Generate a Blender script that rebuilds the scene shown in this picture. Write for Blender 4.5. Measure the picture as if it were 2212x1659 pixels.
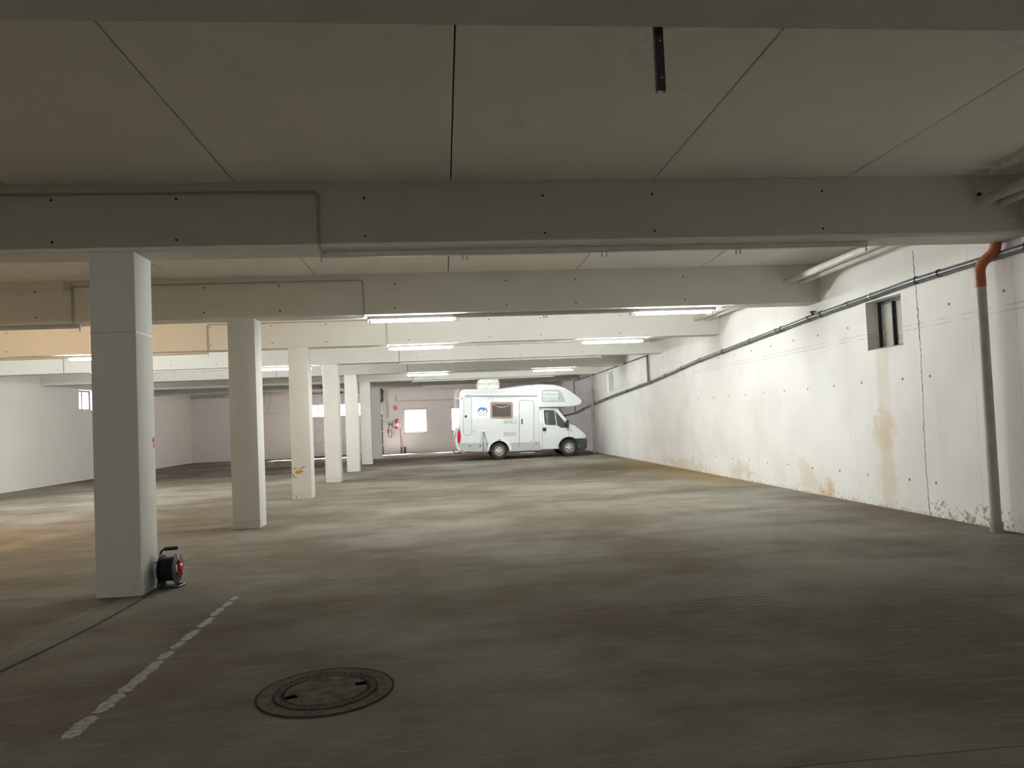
import bpy, bmesh, math, random
from mathutils import Vector, Matrix
random.seed(7)
for o in list(bpy.data.objects): bpy.data.objects.remove(o)
SC = bpy.context.scene
COL = SC.collection

# ------------------------------------------------------------------ camera
YAW, PITCH, ROLL, FPX = .1, .0365, -.0426, 1600.0
fw = Vector((math.sin(YAW)*math.cos(PITCH), math.cos(YAW)*math.cos(PITCH), math.sin(PITCH)))
r0 = Vector((math.cos(YAW), -math.sin(YAW), 0)); u0 = r0.cross(fw)
r1 = r0*math.cos(ROLL)+u0*math.sin(ROLL); u1 = u0*math.cos(ROLL)-r0*math.sin(ROLL)
cam = bpy.data.objects.new('camera', bpy.data.cameras.new('camera')); COL.objects.link(cam)
M = Matrix((r1, u1, -fw)).transposed().to_4x4(); M.translation = (0, 0, 1.5); cam.matrix_world = M
cam.data.sensor_width = 36; cam.data.lens = FPX/2212*36
cam.data.shift_x = -11.14/2212; cam.data.shift_y = 19.42/2212
cam.data.clip_start = .05; cam.data.clip_end = 300
SC.camera = cam
# ------------------------------------------------------------------ sky, sun, exposure
W = bpy.data.worlds.new('overcast_sky'); SC.world = W; W.use_nodes = True
bg = W.node_tree.nodes['Background']; bg.inputs[0].default_value = (.93, .90, 1.0, 1); bg.inputs[1].default_value = 11.0
sun = bpy.data.objects.new('sun', bpy.data.lights.new('sun', 'SUN')); COL.objects.link(sun)
sun.data.energy = 380; sun.data.color = (1, .95, .97); sun.data.angle = .06
sun.rotation_euler = Vector((-.55, -.85, -1)).to_track_quat('-Z', 'Y').to_euler(); sun.location = (20, 60, 30)
SC.view_settings.view_transform = 'Standard'; SC.view_settings.look = 'None'
SC.view_settings.gamma = 1; SC.view_settings.use_curve_mapping = False
SC.view_settings.exposure = 0.0
TUBE_E = 555.0
SC.cycles.diffuse_bounces = 7; SC.cycles.max_bounces = 9; SC.cycles.caustics_reflective = False; SC.cycles.caustics_refractive = False; SC.cycles.sample_clamp_indirect = 12.0
SC.cycles.use_adaptive_sampling = True; SC.cycles.adaptive_threshold = .1; SC.cycles.adaptive_min_samples = 16

# ------------------------------------------------------------------ hall dimensions
XR, XL, YB, YF = 6.364, -12.95, 39.68, -15.2
ZB, ZC, BW, S, Y1 = 3.2635, 3.91, .4125, 4.506, 7.331
CX0, CX1 = -3.292, -2.8786
yk = lambda k: Y1+S*(k-1)

# ------------------------------------------------------------------ material helpers
class G:
    def __init__(s, name):
        s.m = bpy.data.materials.new(name); s.m.use_nodes = True; s.t = s.m.node_tree
        s.b = s.t.nodes['Principled BSDF']; s.out = s.t.nodes['Material Output']
        s._pos = None
    def n(s, ty): return s.t.nodes.new(ty)
    def put(s, sock, v):
        if hasattr(v, 'is_linked') or isinstance(v, bpy.types.NodeSocket): s.t.links.new(v, sock)
        else: sock.default_value = v
    def pos(s):
        if not s._pos:
            g = s.n('ShaderNodeNewGeometry'); x = s.n('ShaderNodeSeparateXYZ'); s.t.links.new(g.outputs['Position'], x.inputs[0])
            s._pos = (g.outputs['Position'], x.outputs[0], x.outputs[1], x.outputs[2])
        return s._pos
    def ma(s, op, a, b=0.0, clamp=False):
        q = s.n('ShaderNodeMath'); q.operation = op; q.use_clamp = clamp; s.put(q.inputs[0], a); s.put(q.inputs[1], b); return q.outputs[0]
    def ss(s, v, a, b, lo=0.0, hi=1.0):
        q = s.n('ShaderNodeMapRange'); q.interpolation_type = 'SMOOTHSTEP'
        s.put(q.inputs[0], v); s.put(q.inputs[1], a); s.put(q.inputs[2], b); s.put(q.inputs[3], lo); s.put(q.inputs[4], hi); return q.outputs[0]
    def noise(s, scale, sc3=(1, 1, 1), detail=4, rough=.6, off=(0, 0, 0)):
        mp = s.n('ShaderNodeMapping'); mp.inputs['Scale'].default_value = sc3; mp.inputs['Location'].default_value = off
        s.t.links.new(s.pos()[0], mp.inputs[0])
        q = s.n('ShaderNodeTexNoise'); q.inputs['Scale'].default_value = scale; q.inputs['Detail'].default_value = detail; q.inputs['Roughness'].default_value = rough
        s.t.links.new(mp.outputs[0], q.inputs['Vector']); return q.outputs['Fac']
    def mix(s, f, a, b):
        q = s.n('ShaderNodeMix'); q.data_type = 'RGBA'
        s.put(q.inputs[0], f)
        for i, v in ((6, a), (7, b)):
            s.put(q.inputs[i], v if isinstance(v, bpy.types.NodeSocket) else (*v, 1))
        return q.outputs[2]
    def bump(s, h, st, dist=.01):
        q = s.n('ShaderNodeBump'); q.inputs['Strength'].default_value = st; q.inputs['Distance'].default_value = dist
        s.t.links.new(h, q.inputs['Height']); s.t.links.new(q.outputs[0], s.b.inputs['Normal'])
    def col(s, v): s.put(s.b.inputs['Base Color'], v if isinstance(v, bpy.types.NodeSocket) else (*v, 1))
    def rough(s, v): s.put(s.b.inputs['Roughness'], v)
    def spec(s, v): s.b.inputs['Specular IOR Level'].default_value = v

def simple(name, c, rough=.5, metal=0, spec=.5, var=.06, vscale=6, coat=0):
    g = G(name); nz = g.noise(vscale, detail=1)
    lo = tuple(max(0, x*(1-var)) for x in c); hi = tuple(min(1, x*(1+var)) for x in c)
    g.col(g.mix(g.ss(nz, .3, .7), lo, hi)); g.rough(rough); g.b.inputs['Metallic'].default_value = metal; g.spec(spec)
    g.b.inputs['Coat Weight'].default_value = coat
    return g.m

def m_paint(name, base, dirt=(.55, .5, .43), amt=.25):
    g = G(name); _, x, y, z = g.pos()
    n1 = g.noise(.9, detail=2); n2 = g.noise(14, detail=1)
    c = g.mix(g.ss(n1, .35, .75, 0, .35), base, tuple(v*.9 for v in base))
    f = g.ma('MULTIPLY', g.ss(n2, .55, .75), g.ss(z, .0, .5, amt, 0.0))
    g.col(g.mix(f, c, dirt)); g.rough(.75); g.spec(.25); g.bump(g.noise(60, detail=2), .06, .004); return g.m

def m_floor():
    g = G('worn_concrete'); _, x, y, z = g.pos()
    a = g.noise(.35, detail=4, rough=.62); b = g.noise(1.0, (.45, 1.25, 1), detail=4, rough=.68, off=(3, 1, 0)); c = g.noise(5, (.5, 4.0, 1), detail=3, rough=.7)
    d = g.noise(1.0, (.7, .7, 1), detail=3, off=(11, 5, 0))
    col = g.mix(g.ss(a, .36, .64), (.165, .140, .113), (.262, .250, .215))
    col = g.mix(g.ss(b, .45, .72, 0, .55), col, (.125, .105, .086))
    col = g.mix(g.ss(c, .5, .74, 0, .35), col, (.33, .31, .27))
    col = g.mix(g.ss(d, .62, .78, 0, .5), col, (.17, .125, .095))
    gr = g.noise(34, (.6, 1.6, 1), detail=2, rough=.7); col = g.mix(g.ss(gr, .52, .72, 0, .35), col, (.105, .09, .075))
    # ochre damp band along the right wall
    band = g.ma('MULTIPLY', g.ss(x, 4.6, 6.1), g.ma('MULTIPLY', g.ss(y, 13.5, 17), g.ss(y, 22, 27, 1, 0)))
    col = g.mix(g.ma('MULTIPLY', band, g.ss(b, .3, .6, .25, .75)), col, (.29, .20, .085))
    # scratches
    sp = g.noise(26, (.25, 5, 1), detail=2)
    col = g.mix(g.ss(sp, .70, .80, 0, .5), col, (.30, .28, .25))
    g.col(col); g.rough(g.ss(b, .3, .7, .62, .8)); g.spec(0)
    g.bump(g.ma('ADD', g.noise(22, (.5, 2.5, 1), detail=3, rough=.7), g.ma('MULTIPLY', b, .8)), .25, .012); return g.m

def m_wall_right():
    g = G('stained_white_wall'); _, x, y, z = g.pos()
    n1 = g.noise(.8, detail=2); n2 = g.noise(3.2, detail=4, rough=.7); n3 = g.noise(16, detail=4, rough=.75); n4 = g.noise(38, (1, 1, 1), detail=2)
    col = g.mix(g.ss(n1, .35, .7), (.86, .85, .83), (.79, .78, .76))
    yw = g.ma('ADD', y, g.ma('MULTIPLY', g.ma('SUBTRACT', n2, .5), .75))
    zw = g.ma('ADD', z, g.ma('MULTIPLY', g.ma('SUBTRACT', n2, .5), .9))
    def gauss(yc, zc, ry, rz):
        a = g.ma('POWER', g.ma('DIVIDE', g.ma('SUBTRACT', yw, yc), ry), 2.0); b = g.ma('POWER', g.ma('DIVIDE', g.ma('SUBTRACT', zw, zc), rz), 2.0)
        return g.ss(g.ma('ADD', a, b), 0.0, 1.0, 1.0, 0.0)
    yn = g.ma('ADD', y, g.ma('MULTIPLY', g.ma('SUBTRACT', n2, .5), .08))
    stripe = g.ma('MULTIPLY', g.ma('MULTIPLY', g.ss(yn, 9.97, 10.05), g.ss(yn, 10.27, 10.36, 1, 0)), g.ss(z, 2.30, 2.33, 1, 0))
    stripe = g.ma('MULTIPLY', stripe, g.ss(n1, .3, .7, .45, .85))
    col = g.mix(g.ma('MULTIPLY', stripe, .6), col, (.70, .61, .49))
    col = g.mix(g.ma('MULTIPLY', gauss(10.22, 1.13, .40, .36), .6), col, (.64, .51, .35))
    col = g.mix(g.ma('MULTIPLY', gauss(10.2, .45, .30, .75), .35), col, (.68, .58, .45))
    col = g.mix(g.ma('MULTIPLY', gauss(11.95, .10, .40, .30), .75), col, (.62, .44, .25))
    col = g.mix(g.ma('MULTIPLY', gauss(12.6, .22, .42, .40), .5), col, (.68, .55, .36))
    col = g.mix(g.ma('MULTIPLY', gauss(15.5, .16, 1.0, .22), .5), col, (.62, .5, .32))
    col = g.mix(g.ma('MULTIPLY', gauss(19.5, .12, 2.5, .2), .5), col, (.62, .5, .32))
    # flaking near the floor
    zl = g.ss(z, 0.0, .30, 1.0, 0.0)
    near = g.ma('MULTIPLY', g.ma('MULTIPLY', g.ss(y, 9.4, 9.25, 0, 1), g.ss(g.noise(1.7, detail=2), .40, .58)), .19)
    fl = g.ss(g.ma('ADD', g.ma('ADD', n3, g.ma('MULTIPLY', zl, .10)), near), .69, .71)
    fl = g.ma('MULTIPLY', fl, g.ss(zl, .02, .2))
    col = g.mix(g.ma('MULTIPLY', fl, .75), col, (.27, .24, .21))
    edge = g.ma('MULTIPLY', g.ss(z, .0, .06, 1, 0), g.ss(n3, .42, .6))
    col = g.mix(g.ma('MULTIPLY', edge, .7), col, (.50, .36, .24))
    # scuffs
    col = g.mix(g.ss(n4, .735, .76, 0, .5), col, (.4, .37, .35))
    # formwork joints
    for yc in (7.6, 8.3, 11.1, 14.6, 18.2, 21.8, 25.4):
        l = g.ma('COMPARE', y, yc); l.node.inputs[2].default_value = .008
        col = g.mix(g.ma('MULTIPLY', l, g.ss(n2, .4, .6, .05, .35)), col, (.5, .48, .46))
    for zc in (2.56, 2.50):
        l = g.ma('COMPARE', z, zc); l.node.inputs[2].default_value = .006
        col = g.mix(g.ma('MULTIPLY', l, g.ss(n2, .4, .55, 0, .5)), col, (.42, .4, .38))
    col = g.mix(g.ma('MULTIPLY', g.ss(g.noise(1.0, (1, 3.5, .25), detail=4), .55, .75), .10), col, (.5, .47, .44))
    g.col(col); g.rough(.7); g.spec(.25); g.bump(g.ma('SUBTRACT', g.noise(40, detail=3), g.ma('MULTIPLY', fl, 1.5)), .15, .005); return g.m

def m_glass_day(name, trans=.5, tint=(1, 1, 1)):
    g = G(name); t = g.n('ShaderNodeBsdfTransparent'); l = g.n('ShaderNodeBsdfTranslucent'); mx = g.n('ShaderNodeMixShader')
    t.inputs[0].default_value = (*tint, 1)
    nz = g.noise(2.0, (1.5, 1, .8), detail=3)
    g.put(l.inputs[0], g.mix(g.ss(nz, .45, .7, 0, .5), (.95, .95, .95), (.9, .84, .80)))
    mx.inputs[0].default_value = 1-trans
    g.t.links.new(t.outputs[0], mx.inputs[1]); g.t.links.new(l.outputs[0], mx.inputs[2])
    gl = g.n('ShaderNodeBsdfGlossy'); gl.inputs['Roughness'].default_value = .1; m2 = g.n('ShaderNodeMixShader'); m2.inputs[0].default_value = .05
    g.t.links.new(mx.outputs[0], m2.inputs[1]); g.t.links.new(gl.outputs[0], m2.inputs[2]); g.t.links.new(m2.outputs[0], g.out.inputs[0]); return g.m

def m_emit(name, c, e):
    g = G(name); g.col((.9, .9, .9)); g.b.inputs['Emission Color'].default_value = (*c, 1); g.b.inputs['Emission Strength'].default_value = e; return g.m

MT = dict(
    floor=m_floor(), wall_r=m_wall_right(),
    wall=m_paint('white_wall_paint', (.86, .84, .80)), wall_b=m_paint('grey_wall_paint', (.66, .63, .62)),
    beam=m_paint('beam_paint', (.70, .69, .645), amt=0), col=m_paint('column_paint', (.72, .71, .67), amt=.5),
    slab=m_paint('ceiling_slab_paint', (.84, .83, .775), amt=0), joint=simple('dark_joint', (.10, .095, .085), .9),
    conduit=simple('grey_conduit', (.40, .39, .37), .5), box=simple('junction_box_grey', (.50, .48, .45), .5),
    batten=simple('batten_white', (.56, .55, .51), .4), holder=simple('lampholder_white', (.6, .58, .52), .4),
    tube=m_emit('tube_lit', (.97, 1.0, .965), TUBE_E), tubew=m_emit('tube_lit_warm', (1.0, .64, .34), TUBE_E*1.15),
    pipe_g=simple('grey_plastic_pipe', (.135, .138, .148), .35), pipe_d=simple('dark_metal', (.05, .05, .052), .45),
    pipe_w=simple('painted_pipe', (.60, .57, .52), .5), pipe_v=simple('shade_darkened_downpipe', (.40, .37, .335), .5), orange=simple('orange_brown_plastic', (.36, .105, .035), .45),  # pipe_v: pipe paint darkened, shade on the downpipes put into the colour
    zinc=simple('zinc_clip', (.62, .62, .62), .3, .8), iron=simple('cast_iron', (.060, .052, .043), .85, 0, .05, var=.25, vscale=30),
    ring=simple('concrete_ring', (.135, .115, .094), .9, 0, .0, var=.2, vscale=15), lidc=simple('concrete_lid', (.135, .115, .094), .9, 0, .0, var=.25, vscale=12),
    black=simple('black_steel', (.012, .012, .012), .45), blackp=simple('black_plastic', (.012, .012, .013), .45),
    rubber=simple('black_rubber', (.022, .022, .022), .75), red=simple('red_plastic', (.50, .02, .04), .4),
    line=simple('worn_white_paint', (.27, .255, .22), .8, var=.25, vscale=25), crack=simple('crack_dark', (.16, .145, .13), .9),
    hole=simple('hole_dark', (.05, .047, .043), .95, 0, 0), pit=simple('deep_slot_black', (.006, .006, .006), 1, 0, 0), alu=simple('white_window_frame', (.62, .59, .57), .4),
    day=m_glass_day('window_glass', .55), frost=m_glass_day('frosted_glass', .12), gatep=m_glass_day('gate_glass', .6),
    gate=simple('gate_panel_grey', (.50, .48, .46), .45), winframe=simple('dark_window_frame', (.03, .03, .033), .5),
    van=simple('van_white', (.70, .735, .75), .22, 0, .5, .01, coat=.4), vangrey=simple('van_grey_skirt', (.42, .43, .44), .35),
    seam=simple('van_seam_grey', (.33, .34, .34), .5), vdark=simple('van_dark_plastic', (.035, .038, .042), .5),
    brown=simple('brown_window_frame', (.36, .235, .20), .4), glassd=simple('dark_tinted_glass', (.11, .09, .085), .08, 0, .6),
    glasscab=simple('cab_glass', (.045, .052, .05), .05, 0, .7), glassl=simple('pale_curtained_glass', (.55, .62, .60), .12),
    greyf=simple('grey_window_frame', (.40, .42, .43), .35), vent=simple('vent_beige', (.58, .58, .52), .5),
    redl=simple('red_lens', (.55, .01, .025), .12, 0, .6), lens=simple('clear_lens', (.70, .68, .68), .1, 0, .7),
    amber=simple('amber_lens', (.55, .36, .06), .2), chrome=simple('steel_rim', (.62, .62, .60), .35, .4),
    blue=simple('logo_blue', (.07, .16, .55), .4), ink=simple('logo_black', (.03, .03, .03), .4), textg=simple('lettering_grey', (.36, .38, .39), .5),
    boxw=simple('roof_box_white', (.72, .73, .70), .35), signred=simple('sign_red', (.48, .03, .04), .5), white=simple('white_plastic', (.82, .82, .80), .4),
    rust=simple('orange_paint', (.52, .25, .05), .7, var=.3, vscale=40), pink=simple('pink_spray_paint', (.80, .10, .12), .6), redbrown=simple('red_brown_spray_paint', (.34, .05, .03), .6),
    seatg=simple('seat_fabric_grey', (.13, .135, .13), .7), yellow=simple('yellow_plastic', (.62, .55, .30), .5), redcable=simple('red_cable', (.30, .08, .08), .5), wood=simple('pale_wood', (.60, .50, .42), .6), rib=None)
def m_rib():
    g = G('ribbed_window_glass'); _, x, y, z = g.pos()
    w = g.n('ShaderNodeTexWave'); w.bands_direction = 'Z'; w.inputs['Scale'].default_value = 9
    g.t.links.new(g.pos()[0], w.inputs['Vector'])
    g.col(g.mix(g.ss(z, 2.35, 2.75), (.60, .585, .50), (.58, .58, .55))); g.rough(.25); g.bump(w.outputs['Fac'], .5, .01); return g.m
MT['rib'] = m_rib()

# ------------------------------------------------------------------ mesh helpers
def obj(name, bm, mat, parent=None, smooth=35, loc=None):
    bmesh.ops.remove_doubles(bm, verts=bm.verts, dist=1e-5)
    bmesh.ops.recalc_face_normals(bm, faces=bm.faces)
    me = bpy.data.meshes.new(name)
    if smooth:
        for f in bm.faces: f.smooth = True
        lim = math.radians(smooth)
        for e in bm.edges:
            e.smooth = not (len(e.link_faces) == 2 and e.calc_face_angle(0) > lim)
    bm.to_mesh(me); bm.free()
    me.materials.append(MT[mat] if isinstance(mat, str) else mat)
    o = bpy.data.objects.new(name, me); COL.objects.link(o)
    if parent: o.parent = parent
    if loc: o.location = loc
    return o
def inst(src, parent=None, loc=None):
    c = src.copy(); COL.objects.link(c); c.parent = parent
    if loc: c.location = loc
    return c
def tag(o, label, cat, group=None):
    o['label'] = label; o['category'] = cat
    if group: o['group'] = group
    return o
def empty(name, loc, label, cat, group=None):
    o = bpy.data.objects.new(name, None); o.empty_display_size = .2; COL.objects.link(o); o.location = loc
    return tag(o, label, cat, group)
def struct(o): o['kind'] = 'structure'; return o
def stuff(o): o['kind'] = 'stuff'; return o
def NB(): return bmesh.new()
def box(bm, x0, x1, y0, y1, z0, z1, bev=0, seg=1):
    r = bmesh.ops.create_cube(bm, size=1)
    for v in r['verts']:
        v.co = Vector(((x0+x1)/2+v.co.x*(x1-x0), (y0+y1)/2+v.co.y*(y1-y0), (z0+z1)/2+v.co.z*(z1-z0)))
    if bev:
        ed = list({e for v in r['verts'] for e in v.link_edges})
        bmesh.ops.bevel(bm, geom=ed, offset=bev, segments=seg, profile=.5, affect='EDGES')
    return bm
def tube(bm, pts, r, n=10, caps=True):
    pts = [Vector(p) for p in pts]; rs = r if isinstance(r, (list, tuple)) else [r]*len(pts)
    prev = None; rings = []
    for i, p in enumerate(pts):
        a = pts[max(0, i-1)]; b = pts[min(len(pts)-1, i+1)]; t = (b-a).normalized()
        if i == 0: t = (pts[1]-pts[0]).normalized()
        if prev is None:
            u = t.orthogonal().normalized()
        else:
            u = (prev-t*prev.dot(t)).normalized()
        prev = u; v = t.cross(u)
        rings.append([bm.verts.new(p+(u*math.cos(2*math.pi*k/n)+v*math.sin(2*math.pi*k/n))*rs[i]) for k in range(n)])
    for A, B in zip(rings, rings[1:]):
        for k in range(n): bm.faces.new((A[k], A[(k+1) % n], B[(k+1) % n], B[k]))
    if caps: bm.faces.new(rings[0][::-1]); bm.faces.new(rings[-1])
    return bm
def bend(pts, r=.05, n=5):
    """polyline with rounded corners"""
    pts = [Vector(p) for p in pts]; out = [pts[0]]
    for a, b, c in zip(pts, pts[1:], pts[2:]):
        d1 = (a-b); d2 = (c-b); q = min(r, d1.length*.49, d2.length*.49)
        p, s = b+d1.normalized()*q, b+d2.normalized()*q
        for k in range(n+1):
            t = k/n; out.append(p*(1-t)**2+b*2*t*(1-t)+s*t*t)
    return out+[pts[-1]]
def lathe(bm, prof, c, axis='Y', n=24, closed=False):
    """prof: list of (radius, offset along axis)"""
    rings = []
    for rr, t in prof:
        ring = []
        for k in range(n):
            a = 2*math.pi*k/n; p, q = rr*math.cos(a), rr*math.sin(a)
            co = {'Y': (c[0]+p, c[1]+t, c[2]+q), 'X': (c[0]+t, c[1]+p, c[2]+q), 'Z': (c[0]+p, c[1]+q, c[2]+t)}[axis]
            ring.append(bm.verts.new(co))
        rings.append(ring)
    prs = list(zip(rings, rings[1:]))
    if closed: prs.append((rings[-1], rings[0]))
    for A, B in prs:
        for k in range(n): bm.faces.new((A[k], A[(k+1) % n], B[(k+1) % n], B[k]))
    if not closed:
        if prof[0][0] > 1e-4: bm.faces.new(rings[0])
        if prof[-1][0] > 1e-4: bm.faces.new(rings[-1])
    return bm
def prism(bm, pts, d0, d1, axis='Y', bev=0, seg=2):
    """outline pts (a, z) extruded along axis from d0 to d1"""
    def P(p, d): return (p[0], d, p[1]) if axis == 'Y' else ((d, p[0], p[1]) if axis == 'X' else (p[0], p[1], d))
    A = [bm.verts.new(P(p, d0)) for p in pts]; B = [bm.verts.new(P(p, d1)) for p in pts]; n = len(pts)
    fa = bm.faces.new(A); fb = bm.faces.new(B[::-1])
    for k in range(n): bm.faces.new((A[k], A[(k+1) % n], B[(k+1) % n], B[k]))
    if bev:
        bmesh.ops.recalc_face_normals(bm, faces=bm.faces)
        bmesh.ops.bevel(bm, geom=list(fa.edges)+list(fb.edges), offset=bev, segments=seg, profile=.5, affect='EDGES', clamp_overlap=True)
    return bm
def ring2d(bm, outer, inner, d0, d1, axis='Y'):
    def P(p, d): return (p[0], d, p[1]) if axis == 'Y' else ((d, p[0], p[1]) if axis == 'X' else (p[0], p[1], d))
    n = len(outer)
    L = [[bm.verts.new(P(p, d)) for p in q] for q, d in ((outer, d0), (inner, d0), (inner, d1), (outer, d1))]
    for i in range(4):
        A, B = L[i], L[(i+1) % 4]
        for k in range(n): bm.faces.new((A[k], A[(k+1) % n], B[(k+1) % n], B[k]))
    return bm
def rrect(a0, b0, a1, b1, r, n=4):
    a0, a1 = min(a0, a1), max(a0, a1); b0, b1 = min(b0, b1), max(b0, b1); o = []
    for cx, cy, s in ((a1-r, b1-r, 0), (a0+r, b1-r, 90), (a0+r, b0+r, 180), (a1-r, b0+r, 270)):
        for k in range(n+1):
            t = math.radians(s+90*k/n); o.append((cx+r*math.cos(t), cy+r*math.sin(t)))
    return o
def inset(pts, d):
    cx = sum(p[0] for p in pts)/len(pts); cy = sum(p[1] for p in pts)/len(pts)
    w = max(p[0] for p in pts)-min(p[0] for p in pts); h = max(p[1] for p in pts)-min(p[1] for p in pts)
    mx = (max(p[0] for p in pts)+min(p[0] for p in pts))/2; my = (max(p[1] for p in pts)+min(p[1] for p in pts))/2
    return [(mx+(p[0]-mx)*(1-2*d/w), my+(p[1]-my)*(1-2*d/h)) for p in pts]

def wall(name, axis, d0, d1, a0, a1, z0, z1, openings, mat):
    """wall slab in the plane axis = const, with rectangular openings (a0, a1, z0, z1)"""
    bm = NB()
    A = sorted({a0, a1, *[o[0] for o in openings], *[o[1] for o in openings]}); Z = sorted({z0, z1, *[o[2] for o in openings], *[o[3] for o in openings]})
    def P(a, d, z): return (d, a, z) if axis == 'X' else (a, d, z)
    def q(*p): bm.faces.new([bm.verts.new(P(*c)) for c in p])
    for i in range(len(A)-1):
        for j in range(len(Z)-1):
            ca, cz = (A[i]+A[i+1])/2, (Z[j]+Z[j+1])/2
            if any(o[0] < ca < o[1] and o[2] < cz < o[3] for o in openings): continue
            for d in (d0, d1): q((A[i], d, Z[j]), (A[i+1], d, Z[j]), (A[i+1], d, Z[j+1]), (A[i], d, Z[j+1]))
    for r in [(a0, a1, z0, z1)]+list(openings):
        for (p, s) in (((r[0], r[2]), (r[1], r[2])), ((r[1], r[2]), (r[1], r[3])), ((r[1], r[3]), (r[0], r[3])), ((r[0], r[3]), (r[0], r[2]))):
            q((p[0], d0, p[1]), (s[0], d0, s[1]), (s[0], d1, s[1]), (p[0], d1, p[1]))
    bmesh.ops.remove_doubles(bm, verts=bm.verts, dist=1e-4)
    return struct(obj(name, bm, mat, smooth=0))

# ------------------------------------------------------------------ shell
# windows on the back wall: (x0, x1, z0, z1)
BW1 = (-2.12, -.87, 1.05, 2.33); BW2 = (.37, 1.62, 1.05, 2.33); GATE = (-7.25, -3.36, 0.0, 3.42)
RW1 = (9.64, 10.50, 2.315, 3.03); RW2 = (27.2, 28.3, 2.42, 3.17); LW1 = (27.9, 29.2, 2.53, 3.26)
wall_right = wall('wall_right', 'X', XR, XR+.32, YF, YB+.3, 0, 4.1, [RW1, RW2], 'wall_r')
wall_left = wall('wall_left', 'X', XL, XL-.32, YF, YB+.3, 0, 4.1, [LW1], 'wall')
wall_back = wall('wall_back', 'Y', YB, YB+.3, XL, XR, 0, 4.1, [BW1, BW2, GATE], 'wall_b')
wall_front = wall('wall_front', 'Y', YF, YF-.3, XL-.3, XR+.3, 0, 4.1, [], 'wall')

# floor: base with cast slabs, joints under every beam and along the columns
bm = NB(); box(bm, XL-.3, XR+.3, YF-.3, YB+.5, -.3, -.02); floor = struct(obj('floor', bm, 'joint', smooth=0))
fy = [YF]+[yk(k)+.21 for k in range(-3, 8)]+[YB+.3]
fx = [XL, -3.085, XR]
GAP = .004
for i in range(len(fy)-1):
    for j in range(2):
        x0, x1, y0, y1 = fx[j]+GAP, fx[j+1]-GAP, fy[i]+GAP, fy[i+1]-GAP
        bm = NB(); box(bm, x0, x1, y0, y1, -.1, 0); obj('floor_slab', bm, 'floor', floor, smooth=0)
# ceiling: base with precast slabs between the beams
bm = NB(); box(bm, XL-.3, XR+.3, YF-.3, YB+.5, 3.945, 4.3); ceiling = struct(obj('ceiling', bm, 'joint', smooth=0))
cy = [(YF, yk(-3)), (yk(-3), yk(-2)), (yk(-2)+BW, yk(-1)), (yk(-1), yk(0))]+[(yk(k)+BW, yk(k+1)) for k in range(0, 7)]+[(yk(7)+BW, YB)]
cx = [XL]+[.16+2.085*n for n in range(-6, 3)]+[XR]
slabs = {}
for a, b in cy:
    for x0, x1 in zip(cx, cx[1:]):
        key = (round(b-a, 3), round(x1-x0, 3))
        c = ((x0+x1)/2, (a+b)/2, 3.91)
        if key not in slabs:
            bm = NB(); w, l = (x1-x0)/2-.006, (b-a)/2-.003; box(bm, -w, w, -l, l, 0, .034, .006)
            slabs[key] = obj('ceiling_slab', bm, 'slab', ceiling, smooth=0, loc=c)
        else: inst(slabs[key], ceiling, c)

# beams
ordn = ['overhead, nearest to the viewer', 'carried by the nearest column', 'carried by the second column', 'carried by the third column', 'carried by the fourth column', 'carried by the fifth column', 'carried by the sixth column', 'in front of the back wall, farthest away']
beam_lab = ['white concrete beam overhead at the top edge, nearest of all beams', 'white concrete beam resting on the nearest column, bare light batten below',
            'white concrete beam on the second column, warm light at its left', 'white concrete beam resting on the third column counted from the camera',
            'white concrete beam resting on the fourth column counted from the camera', 'white concrete beam resting on the fifth column counted from the camera',
            'white concrete beam on the sixth column, directly above the motorhome', 'farthest white concrete beam, last one before the back wall']
TX = [-3.62, -2.476, -.69, 1.087, 2.218, 4.031]
beams = {}
beam_lab = dict(enumerate(beam_lab)); beam_lab[-2] = 'white concrete beam far behind the viewer, carrying two added lit battens'
for k in (-2, *range(0, 8)):
    y = yk(k); bm = NB(); box(bm, XL, XR, y, y+BW, ZB, 3.945, .008)
    b = tag(obj('ceiling_beam', bm, 'beam', smooth=0), beam_lab[k], 'beam', 'concrete ceiling beams'); beams[k] = b
    bm = NB(); xs = TX+([-4.9, -6.1, -7.3, -9.0, -10.2, -11.4] if k else [])
    for x in xs:
        for z in (3.757, 3.367): lathe(bm, [(.0, -.004), (.012, -.004), (.012, .02)], (x+random.uniform(-.01, .01), y, z+random.uniform(-.008, .008)), 'Y', 8)
    stuff(obj('tie_hole', bm, 'hole', b, smooth=0))
# columns
col_lab = ['nearest square white column, with the cable reel at its foot', 'second square white column from the camera, behind the cable reel', 'third square white column, with an orange scrape near its foot',
           'fourth square white column from the camera', 'fifth square white column from the camera', 'sixth square white column from the camera', 'farthest square white column, beside the black gate track']
cols = []
for k in range(1, 8):
    bm = NB(); box(bm, CX0, CX1, yk(k), yk(k)+BW, 0, ZB, .012, 2)
    cols.append(tag(obj('column', bm, 'col'), col_lab[k-1], 'column', 'row of square columns'))
    cl = cols[-1]
    bm = NB()
    for z in ([2.49] if k == 1 else [.11] if k in (2, 3, 4, 6) else []): box(bm, CX0-.001, CX1+.001, yk(k)-.001, yk(k)+BW+.001, z, z+.006)
    if len(bm.verts): obj('formwork_joint', bm, 'conduit', cl, smooth=0)
    else: bm.free()
def blotch(name, pts, d, mat, parent, axis='Y', t=.0012):
    bm = NB(); prism(bm, pts, d, d-t if axis == 'Y' else d+t, axis); return obj(name, bm, mat, parent, smooth=0)
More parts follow.
